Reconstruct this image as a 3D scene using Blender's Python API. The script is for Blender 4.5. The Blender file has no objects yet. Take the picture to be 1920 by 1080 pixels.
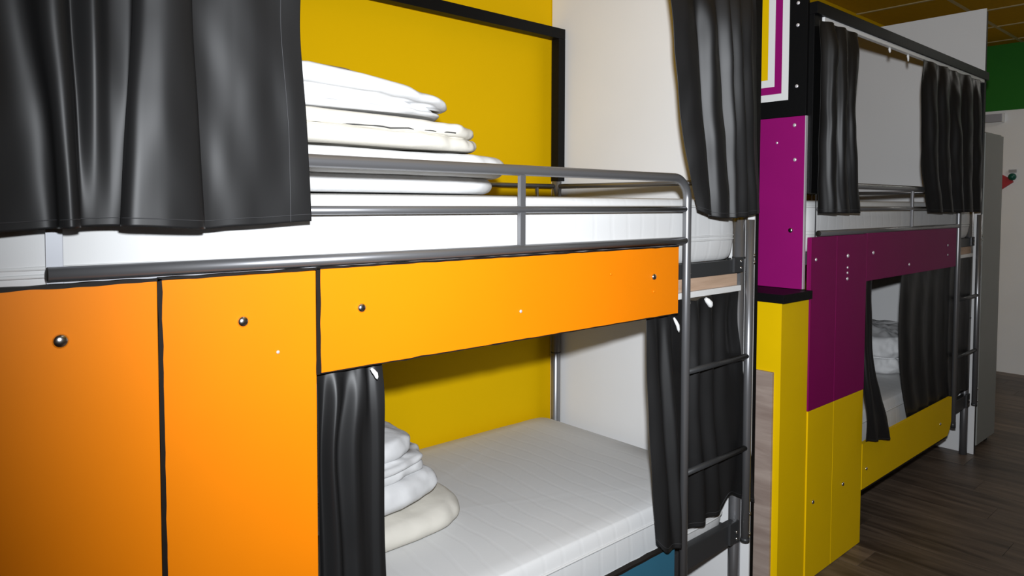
import bpy, bmesh, math, random
from mathutils import Vector, Matrix, noise
random.seed(7)
C = bpy.context.scene.collection
S = bpy.context.scene
PI = math.pi

# ------------------------------------------------------------------ camera
YAW, PITCH, ROLL = math.radians(48.389), math.radians(2.411), math.radians(0.155)
fw = Vector((math.cos(YAW) * math.cos(PITCH), math.sin(YAW) * math.cos(PITCH), -math.sin(PITCH)))
rt = Vector((math.sin(YAW), -math.cos(YAW), 0))
up = rt.cross(fw)
r2 = rt * math.cos(ROLL) + up * math.sin(ROLL)
u2 = up * math.cos(ROLL) - rt * math.sin(ROLL)
cam_d = bpy.data.cameras.new('camera')
cam_d.sensor_width = 36.0
cam_d.lens = 1326.26 / 1920 * 36
cam_d.shift_y = -(540 - 440.44) / 1920
cam_d.clip_start = 0.02
cam = bpy.data.objects.new('camera', cam_d)
C.objects.link(cam)
M3 = Matrix((r2, u2, -fw)).transposed()
cam.matrix_world = Matrix.Translation((0, -1.33, 1.55)) @ M3.to_4x4()
S.camera = cam

# ------------------------------------------------------------------ light
W = bpy.data.worlds.new('world')
S.world = W
W.use_nodes = True
W.node_tree.nodes['Background'].inputs[0].default_value = (0.05, 0.05, 0.05, 1)
W.node_tree.nodes['Background'].inputs[1].default_value = 0.0
# the photographer's flash, just above the lens
fl = bpy.data.lights.new('camera_flash', 'SPOT')
fl.energy = 338
fl.color = (0.96, 1.0, 1.05)
fl.shadow_soft_size = 0.028
fl.spot_size = math.radians(145)
fl.spot_blend = 1.0
flo = bpy.data.objects.new('camera_flash', fl)
C.objects.link(flo)
flo.location = (0.05, -1.33, 1.70)
aim = Vector((math.cos(math.radians(24)), math.sin(math.radians(24)), -0.025))
flo.rotation_euler = aim.to_track_quat('-Z', 'Y').to_euler()
FILL_STRENGTH = 0.2  # weak glow of a fill panel added near the bunks, out of view
FAR_FILL_STRENGTH = 9.0  # stronger fill panel, added to brighten the far wall
vs = S.view_settings
vs.view_transform = 'Standard'
vs.look = 'None'
vs.exposure = 0.0
vs.gamma = 1.0
vs.use_curve_mapping = False

# ------------------------------------------------------------------ materials
MATS = {}
def mat(name, col, rough=0.5, metal=0.0, spec=0.5, var=0.0, vscale=6.0, bump=0.0, bscale=40.0, stretch=(1, 1, 1),
        sheen=0.0, coat=0.0):
    m = bpy.data.materials.new(name)
    m.use_nodes = True
    nt = m.node_tree
    b = nt.nodes['Principled BSDF']
    b.inputs['Base Color'].default_value = (*col, 1)
    b.inputs['Roughness'].default_value = rough
    b.inputs['Metallic'].default_value = metal
    b.inputs['Specular IOR Level'].default_value = spec
    b.inputs['Sheen Weight'].default_value = sheen
    b.inputs['Coat Weight'].default_value = coat
    tc = nt.nodes.new('ShaderNodeTexCoord')
    mp = nt.nodes.new('ShaderNodeMapping')
    mp.inputs['Scale'].default_value = stretch
    nt.links.new(tc.outputs['Object'], mp.inputs['Vector'])
    if var > 0:
        n = nt.nodes.new('ShaderNodeTexNoise')
        n.inputs['Scale'].default_value = vscale
        n.inputs['Detail'].default_value = 4
        nt.links.new(mp.outputs['Vector'], n.inputs['Vector'])
        r = nt.nodes.new('ShaderNodeMapRange')
        r.inputs['From Min'].default_value = 0.3
        r.inputs['From Max'].default_value = 0.7
        r.inputs['To Min'].default_value = 1 - var
        r.inputs['To Max'].default_value = 1 + var
        nt.links.new(n.outputs['Fac'], r.inputs['Value'])
        mx = nt.nodes.new('ShaderNodeMix')
        mx.data_type = 'RGBA'
        mx.blend_type = 'MULTIPLY'
        mx.inputs['Factor'].default_value = 1
        mx.inputs['A'].default_value = (*col, 1)
        nt.links.new(r.outputs['Result'], mx.inputs['B'])
        nt.links.new(mx.outputs['Result'], b.inputs['Base Color'])
    if bump > 0:
        n2 = nt.nodes.new('ShaderNodeTexNoise')
        n2.inputs['Scale'].default_value = bscale
        n2.inputs['Detail'].default_value = 3
        nt.links.new(mp.outputs['Vector'], n2.inputs['Vector'])
        bp = nt.nodes.new('ShaderNodeBump')
        bp.inputs['Strength'].default_value = bump
        bp.inputs['Distance'].default_value = 0.01
        nt.links.new(n2.outputs['Fac'], bp.inputs['Height'])
        nt.links.new(bp.outputs['Normal'], b.inputs['Normal'])
    MATS[name] = m
    return m

mat('orange', (0.82, 0.215, 0.001), rough=0.5, spec=0.2, var=0.03, vscale=3)
mat('yellow_wall', (0.76, 0.46, 0.0), rough=0.75, spec=0.08, var=0.02, vscale=2)
mat('yellow_panel', (0.80, 0.51, 0.0), rough=0.5, spec=0.12, var=0.03, vscale=4)
mat('magenta', (0.28, 0.004, 0.14), rough=0.5, spec=0.2, var=0.03)
mat('purple', (0.21, 0.0015, 0.085), rough=0.5, spec=0.15, var=0.03)
mat('blue', (0.03, 0.13, 0.20), rough=0.45, spec=0.3, var=0.03)
mat('black_wood', (0.004, 0.004, 0.0042), rough=0.5, spec=0.15, bump=0.05, bscale=60)
mat('black_edge', (0.012, 0.009, 0.007), rough=0.6, spec=0.2)
mat('white_paint', (0.735, 0.735, 0.735), rough=0.55, spec=0.3, var=0.015, vscale=3)
mat('white_plastic', (0.80, 0.80, 0.79), rough=0.4)
mat('wall_white', (0.90, 0.90, 0.895), rough=0.7, spec=0.2, var=0.02, vscale=3)
mat('wall_taupe', (0.34, 0.31, 0.27), rough=0.7, spec=0.2, var=0.02, vscale=3)
mat('green_paint', (0.02, 0.17, 0.015), rough=0.6, spec=0.2, var=0.03)
mat('tube', (0.27, 0.27, 0.28), rough=0.34, metal=0.75, spec=0.5)
mat('dark_steel', (0.045, 0.046, 0.048), rough=0.4, metal=0.3)
mat('flat_bar', (0.42, 0.43, 0.46), rough=0.45, metal=0.3)
mat('chrome', (0.75, 0.74, 0.72), rough=0.22, metal=1.0)
mat('white_screw', (0.85, 0.82, 0.85), rough=0.35, metal=0.5)
mat('curtain', (0.010, 0.0098, 0.010), rough=0.47, spec=0.34)
mat('thread', (0.03, 0.03, 0.032), rough=0.6)
mat('linen', (0.68, 0.68, 0.68), rough=0.8, spec=0.15, bump=0.25, bscale=18)
mat('cream', (0.67, 0.64, 0.57), rough=0.85, spec=0.12, bump=0.25, bscale=14)
mat('piping', (0.66, 0.66, 0.65), rough=0.8, spec=0.1)
mat('seam', (0.05, 0.05, 0.05), rough=0.8)
mat('locker_grey', (0.26, 0.265, 0.245), rough=0.55, var=0.02)
mat('grey_box', (0.36, 0.36, 0.40), rough=0.5)
mat('red', (0.45, 0.02, 0.03), rough=0.5)
mat('dark_green', (0.0, 0.09, 0.06), rough=0.4)
mat('grey_knob', (0.35, 0.35, 0.36), rough=0.5)
mat('runner', (0.42, 0.34, 0.17), rough=0.6)
mat('tile_yellow', (0.42, 0.235, 0.004), rough=0.85, spec=0.1, var=0.05, vscale=30)
mat('slab', (0.3, 0.3, 0.3), rough=0.9)
mat('underfloor', (0.02, 0.016, 0.013), rough=0.9)

def wood(name, c1, c2, rough, stretch, scale=3.0, rnd=True, rvar=0.35, spec=0.35):
    m = bpy.data.materials.new(name)
    m.use_nodes = True
    nt = m.node_tree
    b = nt.nodes['Principled BSDF']
    b.inputs['Roughness'].default_value = rough
    b.inputs['Specular IOR Level'].default_value = spec
    tc = nt.nodes.new('ShaderNodeTexCoord')
    oi = nt.nodes.new('ShaderNodeObjectInfo')
    ad = nt.nodes.new('ShaderNodeVectorMath')
    ad.operation = 'ADD'
    sc = nt.nodes.new('ShaderNodeVectorMath')
    sc.operation = 'SCALE'
    sc.inputs[0].default_value = (7.3, 3.1, 5.7)
    nt.links.new(oi.outputs['Random'], sc.inputs['Scale'])
    nt.links.new(tc.outputs['Object'], ad.inputs[0])
    nt.links.new(sc.outputs['Vector'], ad.inputs[1])
    mp = nt.nodes.new('ShaderNodeMapping')
    mp.inputs['Scale'].default_value = stretch
    nt.links.new(ad.outputs['Vector'], mp.inputs['Vector'])
    n = nt.nodes.new('ShaderNodeTexNoise')
    n.inputs['Scale'].default_value = scale
    n.inputs['Detail'].default_value = 6
    n.inputs['Roughness'].default_value = 0.6
    n.inputs['Distortion'].default_value = 0.6
    nt.links.new(mp.outputs['Vector'], n.inputs['Vector'])
    cr = nt.nodes.new('ShaderNodeValToRGB')
    cr.color_ramp.elements[0].position = 0.32
    cr.color_ramp.elements[1].position = 0.68
    cr.color_ramp.elements[0].color = (*c1, 1)
    cr.color_ramp.elements[1].color = (*c2, 1)
    nt.links.new(n.outputs['Fac'], cr.inputs['Fac'])
    r = nt.nodes.new('ShaderNodeMapRange')
    r.inputs['To Min'].default_value = 1 - (rvar if rnd else 0)
    r.inputs['To Max'].default_value = 1 + (rvar if rnd else 0)
    nt.links.new(oi.outputs['Random'], r.inputs['Value'])
    mx = nt.nodes.new('ShaderNodeMix')
    mx.data_type = 'RGBA'
    mx.blend_type = 'MULTIPLY'
    mx.inputs['Factor'].default_value = 1
    nt.links.new(cr.outputs['Color'], mx.inputs['A'])
    nt.links.new(r.outputs['Result'], mx.inputs['B'])
    nt.links.new(mx.outputs['Result'], b.inputs['Base Color'])
    bp = nt.nodes.new('ShaderNodeBump')
    bp.inputs['Strength'].default_value = 0.12
    bp.inputs['Distance'].default_value = 0.004
    nt.links.new(n.outputs['Fac'], bp.inputs['Height'])
    nt.links.new(bp.outputs['Normal'], b.inputs['Normal'])
    MATS[name] = m
    return m

wood('floor_wood', (0.045, 0.031, 0.022), (0.15, 0.110, 0.080), 0.42, (9, 0.9, 1), 2.2)
wood('oak_laminate', (0.25, 0.185, 0.155), (0.40, 0.32, 0.275), 0.5, (1, 0.8, 7), 3.0, rnd=False)
wood('pine', (0.42, 0.28, 0.19), (0.62, 0.44, 0.32), 0.6, (1.0, 1, 12), 3.0, rnd=False)

def mattress_mat():
    m = bpy.data.materials.new('mattress_cover')
    m.use_nodes = True
    nt = m.node_tree
    b = nt.nodes['Principled BSDF']
    b.inputs['Base Color'].default_value = (0.68, 0.68, 0.675, 1)
    b.inputs['Roughness'].default_value = 0.8
    b.inputs['Specular IOR Level'].default_value = 0.15
    tc = nt.nodes.new('ShaderNodeTexCoord')
    n = nt.nodes.new('ShaderNodeTexNoise')
    n.inputs['Scale'].default_value = 4
    nt.links.new(tc.outputs['Object'], n.inputs['Vector'])
    mxv = nt.nodes.new('ShaderNodeMix')
    mxv.data_type = 'VECTOR'
    mxv.inputs['Factor'].default_value = 0.06
    nt.links.new(tc.outputs['Object'], mxv.inputs['A'])
    nt.links.new(n.outputs['Color'], mxv.inputs['B'])
    w = nt.nodes.new('ShaderNodeTexWave')
    w.wave_type = 'BANDS'
    w.bands_direction = 'X'
    w.inputs['Scale'].default_value = 4.5
    w.inputs['Distortion'].default_value = 1.6
    w.inputs['Detail'].default_value = 1
    w.inputs['Detail Scale'].default_value = 0.6
    nt.links.new(mxv.outputs['Result'], w.inputs['Vector'])
    cr = nt.nodes.new('ShaderNodeValToRGB')
    cr.color_ramp.elements[0].position = 0.0
    cr.color_ramp.elements[1].position = 0.16
    nt.links.new(w.outputs['Fac'], cr.inputs['Fac'])
    bp = nt.nodes.new('ShaderNodeBump')
    bp.inputs['Strength'].default_value = 0.06
    bp.inputs['Distance'].default_value = 0.006
    nt.links.new(cr.outputs['Color'], bp.inputs['Height'])
    nt.links.new(bp.outputs['Normal'], b.inputs['Normal'])
    MATS['mattress_cover'] = m
mattress_mat()

def emission(name, col, s):
    m = bpy.data.materials.new(name)
    m.use_nodes = True
    b = m.node_tree.nodes['Principled BSDF']
    b.inputs['Base Color'].default_value = (0.8, 0.8, 0.8, 1)
    b.inputs['Emission Color'].default_value = (*col, 1)
    b.inputs['Emission Strength'].default_value = s
    MATS[name] = m
emission('fill_emitter', (1.0, 0.97, 0.92), FILL_STRENGTH)
emission('far_fill_emitter', (1.0, 0.98, 0.95), FAR_FILL_STRENGTH)

# ------------------------------------------------------------------ mesh helpers
class MB:
    def __init__(self):
        self.bm = bmesh.new()
    def box(self, x0, x1, y0, y1, z0, z1, bev=0.0):
        bm = self.bm
        g = bmesh.ops.create_cube(bm, size=1)
        vs_ = g['verts']
        for v in vs_:
            v.co = Vector(((x0 + x1) / 2 + v.co.x * (x1 - x0), (y0 + y1) / 2 + v.co.y * (y1 - y0),
                           (z0 + z1) / 2 + v.co.z * (z1 - z0)))
        if bev > 0:
            es = list({e for v in vs_ for e in v.link_edges})
            bmesh.ops.bevel(bm, geom=es, offset=bev, segments=2, affect='EDGES', profile=0.7)
        return self
    def tube(self, pts, r, n=16, cap=True):
        bm = self.bm
        pts = [Vector(p) for p in pts]
        rings = []
        prev = None
        for i, p in enumerate(pts):
            if i == 0: t = pts[1] - pts[0]
            elif i == len(pts) - 1: t = pts[-1] - pts[-2]
            else: t = (pts[i + 1] - pts[i]).normalized() + (pts[i] - pts[i - 1]).normalized()
            t.normalize()
            if prev is None:
                a = t.cross(Vector((0, 0, 1)))
                if a.length < 0.1: a = t.cross(Vector((0, 1, 0)))
                a.normalize()
            else:
                a = (prev - t * prev.dot(t)).normalized()
            prev = a
            b = t.cross(a)
            rr = r[i] if isinstance(r, (list, tuple)) else r
            rings.append([bm.verts.new(p + (a * math.cos(2 * PI * k / n) + b * math.sin(2 * PI * k / n)) * rr) for k in range(n)])
        for i in range(len(rings) - 1):
            for k in range(n):
                f = bm.faces.new((rings[i][k], rings[i][(k + 1) % n], rings[i + 1][(k + 1) % n], rings[i + 1][k]))
                f.smooth = True
        if cap:
            bm.faces.new(list(reversed(rings[0])))
            bm.faces.new(rings[-1])
        return self
    def prism(self, poly, axis, a, b):
        """poly of 2-d points extruded along axis ('x','y','z') from a to b"""
        bm = self.bm
        def P(q, t):
            return {'x': (t, q[0], q[1]), 'y': (q[0], t, q[1]), 'z': (q[0], q[1], t)}[axis]
        A = [bm.verts.new(P(q, a)) for q in poly]
        B = [bm.verts.new(P(q, b)) for q in poly]
        n = len(poly)
        bm.faces.new(A)
        bm.faces.new(list(reversed(B)))
        for i in range(n):
            bm.faces.new((A[i], B[i], B[(i + 1) % n], A[(i + 1) % n]))
        bmesh.ops.recalc_face_normals(bm, faces=bm.faces[:])
        return self
    def dome(self, c, r, h, d=(0, -1, 0), n=16, m=6, rim=0.0):
        """shallow cap on a surface, axis d"""
        bm = self.bm
        d = Vector(d).normalized()
        a = d.orthogonal().normalized()
        b = d.cross(a)
        c = Vector(c)
        prof = [(r, 0.0)] + ([(r, rim)] if rim else [])
        for i in range(1, m):
            t = i / m * PI / 2
            prof.append((r * math.cos(t) * 0.98, rim + h * math.sin(t)))
        rings = [[bm.verts.new(c + (a * math.cos(2 * PI * k / n) + b * math.sin(2 * PI * k / n)) * R + d * H) for k in range(n)] for R, H in prof]
        for i in range(len(rings) - 1):
            for k in range(n):
                f = bm.faces.new((rings[i][k], rings[i][(k + 1) % n], rings[i + 1][(k + 1) % n], rings[i + 1][k]))
                f.smooth = True
        tip = bm.verts.new(c + d * (rim + h))
        for k in range(n):
            f = bm.faces.new((rings[-1][k], rings[-1][(k + 1) % n], tip))
            f.smooth = True
        bm.faces.new(list(reversed(rings[0])))
        bmesh.ops.recalc_face_normals(bm, faces=bm.faces[:])
        return self
    def mesh(self, name):
        me = bpy.data.meshes.new(name)
        self.bm.to_mesh(me)
        self.bm.free()
        return me
    def build(self, name, m, parent=None, label=None):
        o = bpy.data.objects.new(name, self.mesh(name))
        o.data.materials.append(MATS[m])
        C.objects.link(o)
        if parent is not None: o.parent = parent
        if label: o['label'] = label
        return o

def tag(o, label, cat, group=None):
    o['label'] = label
    o['category'] = cat
    if group: o['group'] = group
    return o
def thing(name, label, cat, group=None):
    o = bpy.data.objects.new(name, None)
    C.objects.link(o)
    return tag(o, label, cat, group)
def struct(o):
    o['kind'] = 'structure'
    return o
def share(name, me, parent, loc=(0, 0, 0), rot=None):
    o = bpy.data.objects.new(name, me)
    C.objects.link(o)
    o.location = loc
    if rot: o.rotation_euler = rot
    if parent is not None: o.parent = parent
    return o
def box(name, m, x0, x1, y0, y1, z0, z1, parent=None, bev=0.0, label=None):
    return MB().box(x0, x1, y0, y1, z0, z1, bev).build(name, m, parent, label)
def tube(name, m, pts, r, parent=None, n=16, label=None):
    return MB().tube(pts, r, n).build(name, m, parent, label)

# ------------------------------------------------------------------ the room
XL, XR, YF, YB, ZC = -2.6, 7.80, -3.7, 1.07, 3.045
floor = struct(box('floor', 'underfloor', XL - .1, XR + .1, YF - .1, YB + .1, -0.12, -0.012))
PW, PL = 0.19, 1.25
pm = MB().box(0, PW - 0.0015, 0, PL - 0.0015, -0.012, 0.0, 0.0012).mesh('plank')
pm.materials.append(MATS['floor_wood'])
ncol = int((XR - XL) / PW) + 1
for i in range(ncol):
    off = (i * 0.437) % 1.0 * PL
    y = YF - off
    while y < YB:
        share('plank', pm, floor, (XL + i * PW, y, 0))
        y += PL
wb = struct(box('wall_back', 'yellow_wall', XL, XR, YB, YB + 0.1, 0, 3.25))
wr = struct(box('wall_right', 'wall_white', XR, XR + 0.1, YF, YB, 0, 3.25))
box('paint_band', 'green_paint', XR - 0.002, XR + 0.02, YF, YB, 2.44, 3.2, wr, label='green painted band under the ceiling')
struct(box('wall_left', 'wall_taupe', XL - 0.1, XL, YF, YB, 0, 3.25))
struct(box('wall_front', 'wall_taupe', XL, XR, YF - 0.1, YF, 0, 3.25))
ceil = struct(box('ceiling', 'slab', XL - .1, XR + .1, YF - .1, YB + .1, 3.13, 3.25))
G = 0.625
tm = MB().box(0.012, G - 0.012, 0.012, G - 0.012, 0.0, 0.02, 0.002).mesh('ceiling_tile')
tm.materials.append(MATS['tile_yellow'])
gx = [6.985 + G * k for k in range(-16, 2)]
gy = [0.455 + G * k for k in range(-7, 2)]
FILLS = [(0.735, -1.42), (6.36, -1.42)]  # ceiling cells given over to added fill panels, unseen from the camera
for a in gx:
    if XL < a < XR:
        box('ceiling_runner', 'runner', a - 0.012, a + 0.012, YF, YB, ZC, ZC + 0.03, ceil)
for b in gy:
    if YF < b < YB:
        box('ceiling_runner', 'runner', XL, XR, b - 0.012, b + 0.012, ZC + 0.0005, ZC + 0.03, ceil)
fill_cells = []
for a in [gx[0] - G] + gx:
    for b in [gy[0] - G] + gy:
        if a + G < XL or a > XR or b + G < YF or b > YB: continue
        is_fill = any(a - 0.01 <= lx < a + G - 0.01 and b - 0.01 <= ly < b + G - 0.01 for lx, ly in FILLS)
        if is_fill:
            fill_cells.append((a, b))
            continue
        share('ceiling_tile', tm, ceil, (a, b, ZC + 0.006))
for k, (a, b) in enumerate(fill_cells):  # glowing panels added for fill, not known fittings of this room
    t = thing('fill_light', 'added unseen square fill light ' + ('above the orange bunk aisle' if k == 0 else 'above the aisle beyond the grey locker'), 'ceiling light', 'added unseen fill lights')
    MB().box(a + .013, a + G - .013, b + .013, b + G - .013, ZC + 0.02, ZC + 0.05, 0).build('housing', 'white_plastic', t)
    box('fill_emitter', 'fill_emitter' if k == 0 else 'far_fill_emitter', a + .03, a + G - .03, b + .03, b + G - .03, ZC + 0.008, ZC + 0.0195, t)

# ------------------------------------------------------------------ partitions
def partition(x, label):
    t = thing('partition', label, 'partition')
    box('board', 'white_paint', x, x + 0.008, 0.014, 1.066, 0.0, 2.757, t, 0.001)
    box('backing_strip', 'black_wood', x + 0.0085, x + 0.032, 0.014, 1.066, 0.0, 2.74, t, 0.001)
    return t
DX = 2.667
partition(2.378, 'tall white partition board closing the foot of the orange bunk')
partition(2.391 + DX, 'tall white partition board between the purple bunk and the grey locker')

# ------------------------------------------------------------------ bunk frame
def wavy(p0, p1, w0, w1, seed, n=26):
    """outline of a hand-cut dark edge: polygon in (x,z) along p0->p1"""
    p0, p1 = Vector(p0), Vector(p1)
    d = (p1 - p0)
    nrm = Vector((-d.y, d.x)).normalized()
    L, R = [], []
    for i in range(n + 1):
        t = i / n
        c = p0 + d * t
        w = (w0 + (w1 - w0) * t) * 0.5
        a = noise.noise(Vector((t * d.length * 22, seed, 0))) * 0.0022
        b = noise.noise(Vector((t * d.length * 22, seed + 9, 3))) * 0.0022
        L.append(c + nrm * (w + a))
        R.append(c - nrm * (w + b))
    return [tuple(q) for q in L] + [tuple(q) for q in reversed(R)]

def bolt(parent, x, z, r=0.0105, y=-0.006, m='chrome', name='bolt'):
    return MB().dome((x, y, z), r, r * 0.55, (0, -1, 0), 16, 5, rim=0.0012).build(name, m, parent)

def bunk(x0, first):
    lab = ('orange and grey steel bunk bed with black canopy frame, nearest in the row' if first else
           'purple and yellow clad steel bunk bed with black canopy frame, farther along the aisle')
    t = thing('bunk_bed', lab, 'bunk bed')
    X = lambda v: x0 + v
    HX = 0.022 if first else 0.156
    # legs
    for lx, ly in ((HX, 0.07 if first else 0.125), (2.352, 0.060), (HX, 1.0), (2.347, 1.0)):
        MB().tube([(X(lx), ly, 0.0), (X(lx), ly, 0.30), (X(lx), ly, 0.302), (X(lx), ly, 1.66)], 0.0222).build('leg', 'tube', t)
        for zc in (0.302, 1.36, 0.86):
            MB().tube([(X(lx), ly, zc - .003), (X(lx), ly, zc + .003)], 0.0235, 20).build('leg_joint', 'dark_steel', t)
    # side rails of both bunks
    for z0, z1 in ((1.307, 1.356), (0.312, 0.388)):
        box('side_rail', 'dark_steel', X(0.16), X(2.322), 0.032, 0.062, z0, z1, t, 0.003)
        box('side_rail', 'dark_steel', X(0.16), X(2.322), 0.985, 1.015, z0, z1 if z0 > 1 else 0.342, t, 0.003)
        for ly in (HX, 2.347):
            box('end_rail', 'dark_steel', X(ly) - 0.015, X(ly) + 0.015, 0.095, 0.975, z0, z1 if z0 > 1 else 0.342, t, 0.003)
        for k in range(12):
            xs = 0.25 + k * 0.18
            box('bed_slat', 'pine', X(xs), X(xs + .07), 0.063, 0.984, z1 - (0.022 if z0 > 1 else 0.066), z1 - (0.006 if z0 > 1 else 0.048), t, 0.001)
        pl = box('rail_bracket', 'dark_steel', X(2.262), X(2.322), 0.022, 0.032, z0 + 0.004, z1 + 0.008, t, 0.002)
        for dz in (0.0, 0.024):
            MB().dome((X(2.305), 0.022, z0 + 0.02 + dz), 0.006, 0.004).build('bolt', 'chrome', pl)
    # plank and curtain track under the upper rail
    box('valance_plank', 'pine', X(0.66), X(2.30), 0.034, 0.050, 1.264, 1.3065, t, 0.001, 'pale pine plank under the upper rail')
    box('curtain_track', 'white_plastic', X(0.66), X(2.315), 0.026, 0.050, 1.243, 1.263, t, 0.002)
    # guard rail : top tube bends down into the ladder stile
    R = 0.07
    pts = [(X(0.205), 0, 1.638)] + [(X(0.205 + 0.2 * k), 0, 1.638) for k in range(1, 8)]
    pts += [(X(1.936 - R) + R * math.sin(a), 0, 1.638 - R + R * math.cos(a)) for a in [i / 10 * PI / 2 for i in range(11)]]
    pts += [(X(1.936), 0, 1.3), (X(1.938), 0, 0.28)]
    g = MB().tube(pts, 0.0137, 18).build('guard_top_rail', 'tube', t)
    for zz in (1.33, 1.235):
        MB().dome((X(1.936) + 0.013, -0.004, zz), 0.005, 0.004, (0.8, -0.6, 0)).build('bolt', 'chrome', g)
    tube('stile_foot', 'dark_steel', [(X(1.938), 0, 0.268), (X(1.938), 0, 0.30)], 0.0148, t)
    tube('guard_rail', 'tube', [(X(0.19), 0, 1.5385), (X(1.925), 0, 1.5385)], 0.0092, t)
    lo = tube('guard_rail', 'tube', [(X(0.192), 0, 1.4375), (X(1.925), 0, 1.4375)], 0.0118, t)
    MB().dome((X(0.1925), 0, 1.4375), 0.0119, 0.003, (-1, 0, 0)).build('end_cap', 'black_edge', lo)
    if first:
        box('guard_bar', 'flat_bar', X(0.193), X(0.217), 0.014, 0.018, 1.41, 1.64, t, 0.001, 'flat light grey upright of the guard rail')
    else:
        box('guard_bar', 'dark_steel', X(0.196), X(0.199), 0.014, 0.018, 1.41, 1.64, t, 0.001)
    box('guard_bar', 'tube', X(1.205), X(1.223), -0.006, 0.006, 1.44, 1.63, t, 0.002)
    # ladder
    tube('ladder_stile', 'tube', [(X(2.326), 0, 0.33), (X(2.326), 0, 1.50)], 0.0152, t)
    tube('stile_foot', 'dark_steel', [(X(2.326), 0, 0.325), (X(2.326), 0, 0.338)], 0.0164, t)
    for z in (1.008, 0.672):
        tube('rung', 'dark_steel', [(X(1.945), 0, z), (X(2.315), 0, z)], 0.0098, t)
    for z in (1.372, 1.348, 0.355, 0.43):
        MB().dome((X(2.326) + 0.006, -0.0138, z), 0.006, 0.004, (0.3, -0.95, 0)).build('bolt', 'chrome', t)
    # back guard rail and end rails of the upper bunk
    tube('back_guard_rail', 'tube', [(X(0.15), 1.0, 1.638), (X(2.33), 1.0, 1.638)], 0.0105, t)
    tube('back_guard_rail', 'dark_steel', [(X(0.15), 1.0, 1.585), (X(2.33), 1.0, 1.585)], 0.008, t)
    for xx in (0.7, 1.25, 2.22):
        tube('back_guard_post', 'tube', [(X(xx), 1.0, 1.40), (X(xx), 1.0, 1.635)], 0.008, t)
    tube('foot_rail', 'tube', [(X(2.347), 0.08, 1.638), (X(2.347), 0.99, 1.638)], 0.0105, t)
    tube('head_rail', 'tube', [(X(HX), 0.08, 1.638), (X(HX), 0.99, 1.638)], 0.0105, t)
    tube('head_rail', 'tube', [(X(HX), 0.08, 0.75), (X(HX), 0.99, 0.75)], 0.0105, t)
    # black wooden canopy
    for px in (0.121, 2.336):
        box('canopy_post', 'black_wood', X(px), X(px + (0.066 if px < 1 else 0.038)), 0.0, 0.095, (1.662 if px > 1 or first else 1.60), 2.3145, t, 0.002)
        box('canopy_post', 'black_wood', X(px), X(px + 0.045), 0.98, 1.027, 1.662, 2.3145, t, 0.002)
    for y0 in (-0.012, 0.98):
        box('canopy_beam', 'black_wood', X(0.121), X(2.381), y0, y0 + 0.047, 2.315, 2.362, t, 0.002)
    box('curtain_track', 'white_plastic', X(0.20), X(2.325), -0.004, 0.016, 2.296, 2.3148, t, 0.003)
    return t

B1 = bunk(0.0, True)
B2 = bunk(DX, False)

# cladding of the near bunk: orange boards with dark hand-cut edges
def panel(parent, m, x0, x1, z0, z1, name='front_panel', y0=-0.005, y1=0.013, label=None):
    return box(name, m, x0, x1, y0, y1, z0, z1, parent, 0.0015, label)
p = panel(B1, 'orange', 0.098, 0.352, 0.0, 1.416, label='orange front board')
bolt(p, 0.207, 1.330, 0.0118)
p = panel(B1, 'orange', 0.3575, 0.648, 0.0, 1.417, label='orange front board')
bolt(p, 0.500, 1.330, 0.0105)
bolt(p, 0.567, 1.263, 0.0035, m='white_screw', name='screw')
p = panel(B1, 'orange', 0.6565, 1.886, 1.207, 1.420, name='header_panel', label='long orange board across the upper bunk')
for x, z, r in ((0.751, 1.332, 0.0098), (1.757, 1.332, 0.0098)): bolt(p, x, z, r)
for x, z in ((1.206, 1.280), (1.757, 1.287), (1.555, 1.353)): bolt(p, x, z, 0.0042, m='orange' if x != 1.206 else 'white_screw', name='screw')
for a, b, w0, w1, sd in (((0.356, 1.420), (0.358, 0.0), 0.007, 0.011, 1.0), ((0.6535, 1.421), (0.6525, 1.205), 0.0085, 0.0095, 2.0),
                         ((0.098, 1.4175), (0.356, 1.4185), 0.007, 0.0055, 3.0), ((0.356, 1.4195), (0.656, 1.4205), 0.005, 0.004, 4.0),
                         ((0.656, 1.421), (1.886, 1.421), 0.0035, 0.003, 5.0), ((0.656, 1.2065), (1.886, 1.2065), 0.0025, 0.003, 6.0)):
    MB().prism(wavy(a, b, w0, w1, sd, 60), 'y', -0.0062, 0.010).build('edge_strip', 'black_edge', B1)
# thin steel angle seen between tube and board
box('rail_lip', 'flat_bar', 0.20, 1.90, 0.016, 0.020, 1.395, 1.4265, B1)
p = panel(B1, 'blue', 0.658, 1.894, 0.215, 0.446, name='lower_panel', y0=0.002, y1=0.020, label='blue board along the lower bunk')
MB().prism(wavy((0.658, 0.450), (1.894, 0.450), 0.009, 0.008, 7.0, 60), 'y', 0.001, 0.020).build('edge_strip', 'black_edge', B1)
box('head_panel', 'white_paint', -0.022, -0.007, 0.02, 1.03, 0.0, 2.36, B1, 0.001)

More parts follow.
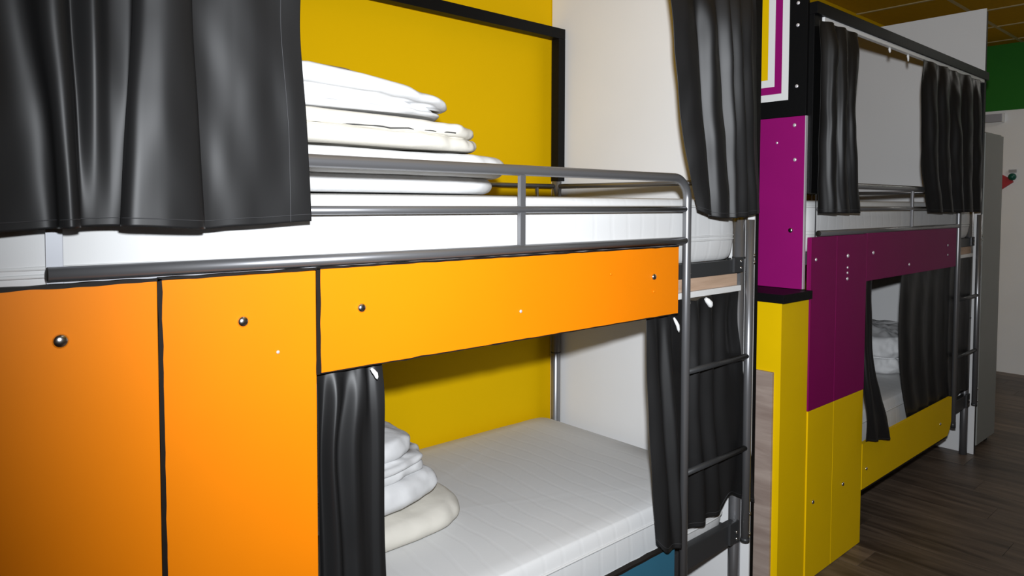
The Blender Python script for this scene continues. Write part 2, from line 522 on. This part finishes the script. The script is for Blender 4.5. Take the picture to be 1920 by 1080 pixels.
# cladding of the far bunk
Bx = 2.788
p = panel(B2, 'purple', Bx + 0.002, 3.0215, 0.714, 1.423, label='dark purple front board')
bolt(p, 2.827, 1.332, 0.007, m='white_screw')
p = panel(B2, 'purple', 3.0235, 3.330, 0.714, 1.424, label='dark purple front board')
for z, r in ((1.334, .0085), (1.283, .006), (1.260, .006), (1.234, .0075)): bolt(p, 3.126, z, r, m='white_screw', name='screw')
p = panel(B2, 'purple', 3.331, 4.556, 1.209, 1.430, name='header_panel', label='long dark purple board across the upper bunk')
for x, z, r in ((3.396, 1.336, .008), (3.841, 1.258, .007), (4.407, 1.334, .007), (4.41, 1.281, .006)): bolt(p, x, z, r, m='grey_knob' if x > 4 else 'white_screw', name='screw')
p = panel(B2, 'yellow_panel', Bx + 0.002, 3.0215, 0.002, 0.713, label='yellow front board')
bolt(p, 2.844, 0.326, 0.009)
p = panel(B2, 'yellow_panel', 3.0235, 3.325, 0.002, 0.713, label='yellow front board')
bolt(p, 3.128, 0.327, 0.009)
MB().prism([(3.332, 0.245), (4.50, 0.245), (4.535, 0.275), (4.556, 0.315), (4.556, 0.458), (3.332, 0.458)], 'y', -0.005, 0.013).build('lower_panel', 'yellow_panel', B2, 'yellow board along the lower bunk')
lp = B2.children[-1]
bolt(lp, 3.377, 0.334, 0.008)
bolt(lp, 4.367, 0.339, 0.008)
box('edge_strip', 'black_edge', 3.332, 4.50, 0.0, 0.012, 0.232, 0.2445, B2)
# head end of the far bunk: magenta board and striped board
hx = 2.770
p = box('end_panel', 'magenta', hx, hx + 0.016, 0.022, 1.04, 1.212, 1.912, B2, 0.001, 'magenta board on the bunk end')
box('edge_trim', 'white_screw', hx, hx + 0.016, 0.018, 0.0218, 1.213, 1.912, p)
for y, z, r in ((0.066, 1.877, .0075), (0.062, 1.737, .0075), (0.075, 1.450, .0105), (0.14, 1.81, .005)):
    MB().dome((hx, y, z), r, r * .5, (-1, 0, 0)).build('screw', 'chrome' if r > .01 else 'white_screw', p)
MB().box(hx, hx + 0.016, 0.020, 1.04, 1.9135, 2.75, 0.001).build('end_panel', 'black_wood', B2, 'black board painted with nested white, purple and yellow rectangles')
ab = [o for o in B2.children if o.name.startswith('end_panel')][-1]
def ring(i0, i1, m, k):
    o = MB()
    y0, y1, z0, z1 = 0.095 + i0, 0.945 - i0, 1.982 + i0, 2.70 - i0
    w = i1 - i0
    xa, xb = hx - 0.0016, hx + 0.002
    o.box(xa, xb, y0, y0 + w, z0, z1)
    o.box(xa, xb, y1 - w, y1, z0, z1)
    o.box(xa, xb, y0 + w, y1 - w, z0, z0 + w)
    o.box(xa, xb, y0 + w, y1 - w, z1 - w, z1)
    return o.build('painted_stripe', m, ab)
ring(0.0, 0.029, 'white_plastic', 0)
ring(0.029, 0.060, 'magenta', 1)
ring(0.060, 0.090, 'white_plastic', 2)
ring(0.090, 0.125, 'yellow_panel', 3)
ring(0.125, 0.160, 'white_plastic', 4)
for z in (2.365, 2.277, 2.033, 2.55):
    MB().dome((hx, 0.060, z), 0.0075, 0.004, (-1, 0, 0)).build('screw', 'white_screw', ab)

# step cabinet at the head of the far bunk
t = thing('cabinet', 'narrow yellow cabinet with black cap and wood grain door beside the purple boards', 'cabinet')
box('body', 'yellow_panel', 2.566, 2.787, 0.0, 0.52, 0.0, 1.176, t, 0.001)
box('cap', 'black_wood', 2.553, 2.7885, -0.014, 0.53, 1.1765, 1.210, t, 0.001)
box('door', 'oak_laminate', 2.552, 2.5655, 0.026, 0.50, 0.012, 0.905, t, 0.001, 'grey brown wood grain door')

# ------------------------------------------------------------------ mattresses
def puck(name, m, x0, x1, y0, y1, z0, h, seed, parent=None, layers=(1.0,), sup=6.0, side=0.5, wr=0.006, wf=(9, 9, 14),
         dome=0.0, top=None, lean=None, nth=150, nv=16, edge=None, noise_r=0.0):
    """soft stacked body: superelliptic outline, one bulge per layer, wrinkles from noise"""
    bm = bmesh.new()
    cx, cy, lx, ly = (x0 + x1) / 2, (y0 + y1) / 2, (x1 - x0) / 2, (y1 - y0) / 2
    prof = []            # (radial inset, z fraction, layer index)
    nl = len(layers)
    tot = sum(layers)
    nin = 10
    z = 0.0
    for i in range(nin):
        prof.append((i / nin, 0.0, 0, -1))
    for li, lh in enumerate(layers):
        for k in range(nv + 1):
            if li and k == 0: continue
            a = k / nv * PI
            prof.append((1.0, (z + lh * (1 - math.cos(a)) / 2) / tot, li, math.sin(a)))
        z += lh
    for i in range(nin - 1, -1, -1):
        prof.append((i / nin, 1.0, nl - 1, -1))
    rings = []
    hl = h / tot
    for (rr, zf, li, bulge) in prof:
        ring_ = []
        for k in range(nth):
            th = 2 * PI * k / nth
            c, s = math.cos(th), math.sin(th)
            e = 2.0 / sup
            ux = math.copysign(abs(c) ** e, c)
            uy = math.copysign(abs(s) ** e, s)
            inset = 0.0
            lhh = layers[li] * hl
            if bulge >= 0:
                inset = (1 - bulge) * lhh * side
            else:
                inset = lhh * side
            if edge: inset += edge[li]
            if noise_r: inset += noise_r * (noise.noise(Vector((ux * 2.2 + li * 5.1, uy * 2.2, seed + li * 3.3))) + 0.3)
            x = ux * max(lx - inset, 0.01) * rr
            y = uy * max(ly - inset, 0.01) * rr
            zz = zf * h
            q2 = (abs(ux) ** 2 * rr * rr, abs(uy) ** 2 * rr * rr)
            dm = dome * (1 - q2[0] ** 2) * (1 - q2[1] ** 2)
            zz += dm * (zf if zf > 0.5 else 0)
            if top: zz = zz * top(x / lx, y / ly)
            p_ = Vector((cx + x, cy + y, z0 + zz))
            n1 = noise.noise(Vector((p_.x * wf[0], p_.y * wf[1], p_.z * wf[2] + seed)))
            n2 = noise.noise(Vector((p_.x * wf[0] * 2.3 + 5, p_.y * wf[1] * 2.3, p_.z * wf[2] * 2.3 + seed)))
            n1 = 1 - 2 * abs(n1)
            d = (n1 * 0.6 + n2 * 0.5) * wr
            if zf > 0.02:
                p_.z += d * (0.9 if bulge < 0 else 0.4)
                if bulge >= 0:
                    p_.x += d * ux
                    p_.y += d * uy
            if p_.z < z0: p_.z = z0
            ring_.append(bm.verts.new(p_))
        rings.append(ring_)
    bot = rings[0]
    for i in range(1, len(rings) - 1):
        for k in range(nth):
            f = bm.faces.new((rings[i][k], rings[i][(k + 1) % nth], rings[i + 1][(k + 1) % nth], rings[i + 1][k])) if i < len(rings) - 2 else None
            if f: f.smooth = True
    cb = bm.verts.new((cx, cy, z0))
    last = rings[-2]
    ct = bm.verts.new(sum((v.co for v in last), Vector()) / nth)
    for k in range(nth):
        bm.faces.new((rings[1][(k + 1) % nth], rings[1][k], cb)).smooth = True
        bm.faces.new((last[k], last[(k + 1) % nth], ct)).smooth = True
    for v in rings[0] + rings[-1]: bm.verts.remove(v)
    bmesh.ops.recalc_face_normals(bm, faces=bm.faces[:])
    me = bpy.data.meshes.new(name)
    bm.to_mesh(me)
    bm.free()
    me.materials.append(MATS[m])
    o = bpy.data.objects.new(name, me)
    C.objects.link(o)
    if parent: o.parent = parent
    return o

def outline(x0, x1, y0, y1, z, sup=26.0, n=160, inset=0.0):
    pts = []
    cx, cy, lx, ly = (x0 + x1) / 2, (y0 + y1) / 2, (x1 - x0) / 2 - inset, (y1 - y0) / 2 - inset
    for k in range(n + 1):
        th = 2 * PI * k / n
        c, s = math.cos(th), math.sin(th)
        e = 2 / sup
        pts.append((cx + math.copysign(abs(c) ** e, c) * lx, cy + math.copysign(abs(s) ** e, s) * ly, z))
    return pts

def mattress(x0, x1, y0, y1, z0, h, label, seed, pipes):
    t = thing('mattress', label, 'mattress')
    puck('cover', 'mattress_cover', x0, x1, y0, y1, z0, h, seed, t, layers=(1.0,), sup=26, side=0.10, wr=0.0035, wf=(5, 5, 6), dome=0.006, nth=220, nv=14)
    for dz in pipes:
        MB().tube(outline(x0, x1, y0, y1, z0 + dz, inset=-0.0005), 0.0035, 8, cap=False).build('piping', 'piping', t)
    return t
mattress(0.048, 2.315, 0.034, 0.968, 1.357, 0.213, 'white quilted mattress on the upper bunk above the long orange board', 1.0, (0.075, 0.088, 0.19))
mattress(0.048, 2.318, 0.064, 1.06, 0.344, 0.212, 'bare white mattress on the lower bunk behind the blue board', 2.0, (0.07, 0.165))
mattress(0.187 + DX, 2.315 + DX, 0.034, 0.975, 1.357, 0.213, 'white quilted mattress on the upper bunk above the dark purple board', 3.0, (0.075, 0.088, 0.19))
mattress(0.187 + DX, 2.318 + DX, 0.064, 1.06, 0.344, 0.212, 'white mattress on the lower bunk behind the yellow board', 4.0, (0.07, 0.165))

# ------------------------------------------------------------------ folded bedding
o = puck('folded_duvet', 'linen', 0.42, 1.405, 0.17, 0.86, 1.581, 0.106, 11.0, layers=(0.8, 1.1), sup=5, side=0.42, wr=0.008, dome=0.0, noise_r=0.02, edge=(0.03, 0.0))
tag(o, 'thick folded white duvet lying directly on the upper mattress, bottom of its pile', 'duvet')
t = thing('pillow', 'cream pillow with a dark seam between two folded white duvets on the upper bunk', 'pillow')
puck('case', 'cream', 0.44, 1.265, 0.15, 0.80, 1.694, 0.074, 12.0, t, layers=(1.0, 0.9), sup=5, side=0.42, wr=0.008, wf=(16, 9, 10), dome=0.004, noise_r=0.012, top=lambda u, v: 1.0 - 0.16 * max(u, 0))
MB().tube([(0.46 + 0.0245 * k, 0.1555 + 0.004 * noise.noise(Vector((k * .7, 2, 1))), 1.738 + 0.003 * noise.noise(Vector((k * .5, 4, 1)))) for k in range(28)], 0.0018, 6).build('seam', 'seam', t)
o = puck('folded_duvet', 'linen', 0.40, 1.195, 0.17, 0.78, 1.7805, 0.085, 13.0, layers=(0.5, 0.8, 1.2), sup=4.5, side=0.48, wr=0.010, dome=0.02, noise_r=0.022,
         edge=(0.02, 0.03, 0.0), top=lambda u, v: 1.06 - 0.64 * max(u, 0) ** 1.15 + 0.09 * math.exp(-((u + 0.03) / 0.16) ** 2))
tag(o, 'folded white duvet on top of the pile on the upper bunk', 'duvet')
t = thing('pillow', 'cream pillow lying on the bare lower mattress beside the curtain', 'pillow')
puck('case', 'cream', 0.62, 1.365, 0.345, 0.92, 0.566, 0.072, 14.0, t, layers=(1.0,), sup=4, side=0.5, wr=0.010, wf=(9, 7, 7), dome=0.01, noise_r=0.012)
o = puck('folded_duvet', 'linen', 0.60, 1.275, 0.37, 0.90, 0.6585, 0.205, 15.0, layers=(1.35, 0.5, 0.35, 1.0), sup=4, side=0.45, wr=0.012, dome=0.02, noise_r=0.03,
         edge=(0.0, 0.02, 0.012, 0.05), top=lambda u, v: 1.0 - 0.12 * u)
tag(o, 'rumpled folded white duvet on the cream pillow of the lower bunk', 'duvet')
o = puck('folded_duvet', 'linen', 4.30, 4.98, 0.18, 0.80, 0.567, 0.21, 16.0, layers=(0.9, 1.2), sup=4, side=0.42, wr=0.024, wf=(10, 16, 12), dome=0.03, noise_r=0.03)
tag(o, 'rumpled white duvet seen through the gap in the lower curtains of the far bunk', 'duvet')

# ------------------------------------------------------------------ curtains
def crom(P, n):
    """catmull-rom resample of a polyline to n points"""
    m = len(P)
    out = []
    for i in range(n):
        t = i / (n - 1) * (m - 1)
        k = min(int(t), m - 2)
        f = t - k
        p0, p1, p2, p3 = P[max(k - 1, 0)], P[k], P[k + 1], P[min(k + 2, m - 1)]
        out.append(tuple(0.5 * ((2 * p1[j]) + (-p0[j] + p2[j]) * f + (2 * p0[j] - 5 * p1[j] + 4 * p2[j] - p3[j]) * f * f +
                                (-p0[j] + 3 * p1[j] - 3 * p2[j] + p3[j]) * f ** 3) for j in range(len(p1))))
    return out

def curtain(name, label, secs, nu=170, nv=70, seed=0.0, rip=0.004, hem=True, group=None):
    """secs: list of cross-sections from top to bottom; each a list of (x, y, z) with the same number of points"""
    t = thing(name, label, 'curtain', group)
    R = [crom(s, nu) for s in secs]
    grid = []
    cols = [crom([r[i] for r in R], nv) for i in range(nu)]
    bm = bmesh.new()
    V = [[None] * nv for _ in range(nu)]
    for i in range(nu):
        for j in range(nv):
            x, y, z = cols[i][j]
            n_ = noise.noise(Vector((x * 11 + seed, z * 5, seed))) + 0.5 * noise.noise(Vector((x * 23, z * 9 + seed, 3)))
            V[i][j] = bm.verts.new((x, y + rip * n_, z))
    for i in range(nu - 1):
        for j in range(nv - 1):
            f = bm.faces.new((V[i][j], V[i][j + 1], V[i + 1][j + 1], V[i + 1][j]))
            f.smooth = True
    bmesh.ops.recalc_face_normals(bm, faces=bm.faces[:])
    P = [[v.co.copy() for v in col] for col in V]
    me = bpy.data.meshes.new('cloth')
    bm.to_mesh(me)
    bm.free()
    me.materials.append(MATS['curtain'])
    o = bpy.data.objects.new('cloth', me)
    C.objects.link(o)
    o.parent = t
    md = o.modifiers.new('thickness', 'SOLIDIFY')
    md.thickness = 0.0016
    md.offset = 0.0
    if hem:
        j = nv - 1 - max(1, int(nv * hem / max(1e-6, (P[0][0].z - P[0][-1].z))))
        pts = [P[i][j] + Vector((0, -0.0012, 0)) for i in range(nu)]
        MB().tube(pts, 0.0007, 5).build('hem_stitch', 'thread', o)
    return t, P

def pleats(x0, x1, y, z, n, amp, ph=0.0, seed=0.0, z1=None):
    """cross-section with n rounded pleats; ends free"""
    m = n * 6 + 1
    out = []
    for i in range(m):
        u = i / (m - 1)
        jit = 0.35 * noise.noise(Vector((u * n * 0.9, seed, 0)))
        a = 2 * PI * n * u + ph + jit * 2
        am = amp * (0.75 + 0.5 * noise.noise(Vector((u * n * 0.6 + 3, seed, 7))))
        out.append((x0 + (x1 - x0) * u - 0.35 * am * math.sin(2 * a) * 0.6, y + am * math.sin(a), z + ((z1 - z) * u if z1 is not None else 0)))
    return out

# near bunk, upper, left
def sec(z, pts): return [(x, y, z) for x, y in pts]
bot = [(-.12, -.036), (-.04, -.032), (.04, -.050), (.11, -.044), (.175, -.030), (.200, -.036), (.204, -.056), (.216, -.066), (.229, -.056), (.232, -.034),
       (.255, -.031), (.280, -.034), (.294, -.044), (.285, -.058), (.294, -.074), (.315, -.080), (.350, -.084), (.385, -.080), (.408, -.070), (.416, -.055), (.405, -.042), (.43, -.036),
       (.47, -.036), (.52, -.037), (.56, -.038), (.595, -.038), (.625, -.036)]
mid = [(-.12, -.036), (-.04, -.030), (.03, -.056), (.09, -.050), (.155, -.030), (.190, -.034), (.198, -.056), (.211, -.064), (.224, -.056), (.232, -.030),
       (.255, -.042), (.278, -.036), (.302, -.040), (.296, -.056), (.304, -.070), (.322, -.076), (.352, -.080), (.382, -.076), (.404, -.066), (.410, -.052), (.40, -.040), (.43, -.034),
       (.47, -.036), (.52, -.040), (.56, -.037), (.592, -.038), (.619, -.036)]
hi = [(-.12, -.036), (-.04, -.028), (.02, -.060), (.07, -.052), (.130, -.028), (.165, -.032), (.182, -.056), (.200, -.064), (.216, -.056), (.226, -.028),
      (.255, -.050), (.280, -.034), (.312, -.036), (.312, -.054), (.320, -.066), (.334, -.072), (.356, -.076), (.380, -.072), (.398, -.062), (.402, -.050), (.396, -.038), (.43, -.034),
      (.47, -.040), (.51, -.042), (.545, -.037), (.58, -.037), (.606, -.035)]
top = [(x * 0.9 + 0.02, -0.02 + (y + .045) * 0.7) for x, y in hi]
t, P = curtain('curtain', 'wide black satin curtain hanging over the upper bunk at the left of the photo',
               [sec(2.288, top), sec(2.10, hi), sec(1.88, hi), sec(1.68, mid), [(x, y, 1.510 - 0.004 * math.sin(x * 17) + 0.004 * (x > .43)) for x, y in bot]], nu=240, nv=90, seed=1.3, rip=0.0035, hem=0.032)
ii = int(240 * 0.945)
MB().tube([q + Vector((0, -0.0014, 0)) for q in P[ii]], 0.0007, 5).build('side_stitch', 'thread', [c for c in t.children][0])

# near bunk, upper, right, over the ladder
def cs(z, pts, dx=0.0): return [(x + dx, y, z) for x, y in pts]
t, P = curtain('curtain', 'black satin curtain gathered over the ladder beside the orange board, upper bunk', [
    cs(2.288, [(1.79, -.014), (1.84, -.030), (1.88, -.012), (1.92, -.034), (1.96, -.012), (2.00, -.034), (2.05, -.012), (2.09, -.034), (2.13, -.012), (2.17, -.034), (2.21, -.012), (2.25, -.032), (2.27, -.014), (2.29, -.024)]),
    cs(2.15, [(1.795, -.030), (1.85, -.050), (1.90, -.044), (1.93, -.024), (1.965, -.058), (2.01, -.050), (2.045, -.022), (2.08, -.058), (2.115, -.026), (2.15, -.054), (2.19, -.024), (2.23, -.046), (2.26, -.030), (2.292, -.030)]),
    cs(1.90, [(1.835, -.032), (1.88, -.052), (1.925, -.050), (1.955, -.024), (1.99, -.062), (2.04, -.056), (2.075, -.022), (2.11, -.058), (2.14, -.026), (2.18, -.056), (2.21, -.024), (2.25, -.044), (2.275, -.034), (2.300, -.030)]),
    cs(1.68, [(1.885, -.034), (1.92, -.052), (1.96, -.054), (1.99, -.026), (2.02, -.062), (2.07, -.060), (2.105, -.026), (2.135, -.056), (2.165, -.030), (2.205, -.056), (2.235, -.028), (2.27, -.044), (2.295, -.036), (2.316, -.030)]),
    [(x, y, z) for (x, y), z in zip([(1.932, -.040), (1.955, -.056), (1.985, -.058), (2.01, -.032), (2.04, -.060), (2.085, -.062), (2.12, -.032), (2.145, -.054), (2.175, -.034), (2.215, -.056), (2.25, -.032), (2.285, -.044), (2.31, -.036), (2.328, -.030)],
        [1.535, 1.525, 1.518, 1.515, 1.510, 1.508, 1.508, 1.508, 1.510, 1.512, 1.515, 1.520, 1.522, 1.525])]], nu=240, nv=80, seed=5.1, rip=0.006, hem=0.03)

# near bunk, lower, left
t, P = curtain('curtain', 'narrow black satin curtain beside the second orange board, lower bunk',
               [cs(1.242, [(.668, .034), (.690, .027), (.710, .035), (.735, .027), (.755, .035), (.772, .028), (.790, .035), (.806, .028), (.822, .031)], -0.007),
                cs(1.15, [(.663, .012), (.682, .022), (.704, .002), (.728, .020), (.752, .006), (.772, .006), (.786, .020), (.804, .013), (.822, .012)], -0.007),
                cs(1.02, [(.661, .004), (.674, .017), (.690, -.010), (.712, .019), (.742, -.002), (.768, .012), (.790, .015), (.806, .008), (.821, .010)], -0.007),
                cs(0.80, [(.661, .000), (.677, .014), (.700, -.012), (.722, .015), (.750, .003), (.774, .011), (.790, .013), (.806, .006), (.821, .010)], -0.007),
                cs(0.60, [(.661, -.008), (.676, .006), (.698, -.022), (.722, .006), (.750, -.008), (.774, .002), (.790, .004), (.806, -.004), (.822, .000)], -0.007),
                cs(0.42, [(.661, -.020), (.676, -.012), (.698, -.036), (.722, -.012), (.750, -.024), (.774, -.012), (.790, -.014), (.806, -.020), (.824, -.016)], -0.007)], nu=120, nv=70, seed=8.2, rip=0.004, hem=0.03)
def tab(parent, p0, p1, w=0.006):
    p0, p1 = Vector(p0), Vector(p1)
    md = (p0 + p1) / 2 + Vector((w * 0.4, -0.003, 0))
    MB().tube([p0, p0.lerp(md, .5), md, p1.lerp(md, .4), p1], [w * .5, w * .9, w, w * .8, w * .25], 8).build('tape_tab', 'white_plastic', parent, 'white gathering tape')
tab(t, (0.774, -0.004, 1.199), (0.787, -0.008, 1.174), 0.005)

# near bunk, lower, right, behind the ladder
secR = [
    [(1.77, .034, 1.24), (1.80, .030, 1.24), (1.84, .036, 1.24), (1.88, .030, 1.24), (1.92, .036, 1.24), (1.96, .032, 1.24), (2.00, .042, 1.235), (2.04, .030, 1.23), (2.08, .040, 1.235), (2.12, .030, 1.24), (2.17, .040, 1.24), (2.22, .030, 1.24), (2.27, .038, 1.24), (2.31, .034, 1.24)],
    [(1.758, .020, 1.12), (1.79, .010, 1.12), (1.83, .026, 1.12), (1.86, .006, 1.12), (1.90, .024, 1.12), (1.955, .030, 1.12), (2.01, .050, 1.12), (2.05, .026, 1.12), (2.09, .050, 1.12), (2.13, .026, 1.12), (2.17, .048, 1.12), (2.21, .026, 1.12), (2.26, .044, 1.12), (2.30, .030, 1.12)],
    [(1.760, .006, .86), (1.80, -.012, .86), (1.835, .012, .86), (1.868, -.016, .86), (1.910, .022, .86), (1.962, .032, .86), (2.02, .055, .86), (2.06, .028, .86), (2.105, .058, .86), (2.15, .030, .86), (2.19, .056, .86), (2.235, .030, .86), (2.30, .025, .86), (2.350, .022, .86)],
    [(1.768, -.006, .62), (1.81, -.028, .62), (1.845, -.008, .62), (1.875, -.030, .62), (1.912, .020, .62), (1.966, .030, .62), (2.03, .050, .62), (2.08, .022, .62), (2.125, .046, .62), (2.17, .022, .62), (2.21, .046, .62), (2.26, .026, .62), (2.315, .025, .62), (2.372, .006, .60)],
    [(1.776, -.014, .500), (1.800, -.036, .466), (1.850, -.026, .460), (1.880, -.036, .456), (1.912, .018, .440), (1.966, .028, .440), (2.04, .050, .440), (2.09, .022, .444), (2.14, .046, .450), (2.185, .024, .452), (2.232, .040, .462), (2.262, .028, .505), (2.32, .025, .480), (2.385, .000, .450)]]
t, P = curtain('curtain', 'black satin curtain hanging behind the ladder of the orange bunk, lower bunk', secR, nu=220, nv=80, seed=12.4, rip=0.004, hem=0.03)
tab(t, (1.868, -0.002, 1.194), (1.888, -0.008, 1.146), 0.006)
tab(t, (2.078, 0.020, 1.235), (2.10, 0.012, 1.203), 0.011)

# far bunk
n = 3
curtain('curtain', 'black satin curtain beside the magenta board on the far upper bunk',
        [pleats(2.795, 3.15, -0.020, 2.288, n, 0.008, 0.4, 5), pleats(2.79, 3.11, -0.040, 2.16, n, 0.022, 0.6, 5), pleats(2.785, 3.075, -0.046, 1.92, n, 0.027, 0.8, 6),
         pleats(2.785, 3.115, -0.046, 1.70, n, 0.027, 1.0, 6), pleats(2.795, 3.16, -0.046, 1.520, n, 0.026, 1.2, 6)], nu=170, nv=60, seed=21.0, rip=0.008, hem=0.03)
n = 5
curtain('curtain', 'black satin curtain over the ladder of the far upper bunk, beside the tall white partition',
        [pleats(3.93, 4.86, -0.020, 2.288, n, 0.010, 0.4, 7), pleats(3.88, 4.81, -0.040, 2.16, n, 0.024, 0.6, 7), pleats(3.88, 4.82, -0.046, 1.92, n, 0.028, 0.8, 8),
         pleats(3.93, 4.83, -0.046, 1.70, n, 0.028, 1.0, 8), pleats(4.02, 4.845, -0.046, 1.517, n, 0.027, 1.2, 8)], nu=220, nv=60, seed=22.0, rip=0.008, hem=0.03)
n = 2
curtain('curtain', 'short black curtain flaring over the yellow board, far lower bunk',
        [pleats(3.345, 3.50, 0.033, 1.242, n, 0.005, 0.4, 9), pleats(3.345, 3.48, 0.026, 1.14, n, 0.006, 0.6, 9), pleats(3.338, 3.47, 0.008, 0.82, n, 0.012, 0.8, 9),
         pleats(3.330, 3.54, -0.024, 0.60, n, 0.010, 1.0, 9), pleats(3.322, 3.62, -0.030, 0.478, n, 0.012, 1.2, 9, z1=0.425)], nu=110, nv=50, seed=23.0, rip=0.006, hem=0.03)
n = 6
secB = []
for z, xa, xb, am, ph in ((1.242, 3.86, 4.975, .004, .2), (1.10, 3.84, 4.970, .006, .4), (0.85, 3.85, 4.965, .007, .6), (0.62, 3.90, 4.975, .007, .8), (0.43, 3.98, 4.985, .007, 1.0)):
    secB.append(pleats(xa, xb, 0.030 if z > .5 else 0.026, z, n, am, ph, 10))
curtain('curtain', 'black curtain drawn across the lower bunk behind the far ladder', secB, nu=200, nv=50, seed=24.0, rip=0.003, hem=0.03)

# loose gliders on the far upper track
for x in (3.56, 3.79):
    t = thing('curtain_glider', 'small white curtain glider hanging in the far canopy track, ' + ('nearer one' if x < 3.6 else 'farther one'), 'curtain hook')
    MB().tube([(x, 0.006, 2.2955), (x, 0.006, 2.288), (x + .002, 0.005, 2.278), (x, 0.004, 2.272 if x < 3.6 else 2.262)], [0.004, 0.006, 0.005, 0.003], 8).build('hook', 'white_plastic', t)

# ------------------------------------------------------------------ beyond the far bunk
t = thing('locker', 'tall plain grey locker beside the far white partition', 'locker')
lx0, lx1 = 5.105, 5.495
box('body', 'locker_grey', lx0, lx1, 0.026, 0.50, 0.03, 2.015, t, 0.002)
box('door', 'locker_grey', lx0 + .004, lx1 - .004, 0.012, 0.0255, 0.045, 2.005, t, 0.002)
for a in (0.04, lx1 - lx0 - 0.04):
    for b in (0.06, 0.46):
        MB().tube([(lx0 + a, b, 0.0), (lx0 + a, b, 0.03)], 0.015).build('foot', 'black_edge', t)
t = thing('wall_box', 'flat grey box mounted just under the green band of the far wall', 'wall box')
box('housing', 'grey_box', XR - 0.06, XR, 0.584, 0.90, 2.335, 2.408, t, 0.003)
box('cover', 'white_plastic', XR - 0.05, XR, 0.570, 0.5835, 2.33, 2.412, t, 0.002)
t = thing('wall_ornament', 'small red and dark green ornament on the far white wall', 'ornament')
MB().prism([(0.60, 1.86), (0.50, 1.80), (0.485, 1.775), (0.60, 1.69)], 'x', XR - 0.03, XR).build('red_flag', 'red', t)
MB().dome((XR - 0.0305, 0.493, 1.822), 0.034, 0.03, (-1, 0, 0)).build('green_ball', 'dark_green', t)
box('clip', 'grey_knob', XR - 0.02, XR, 0.465, 0.525, 1.862, 1.89, t, 0.003)
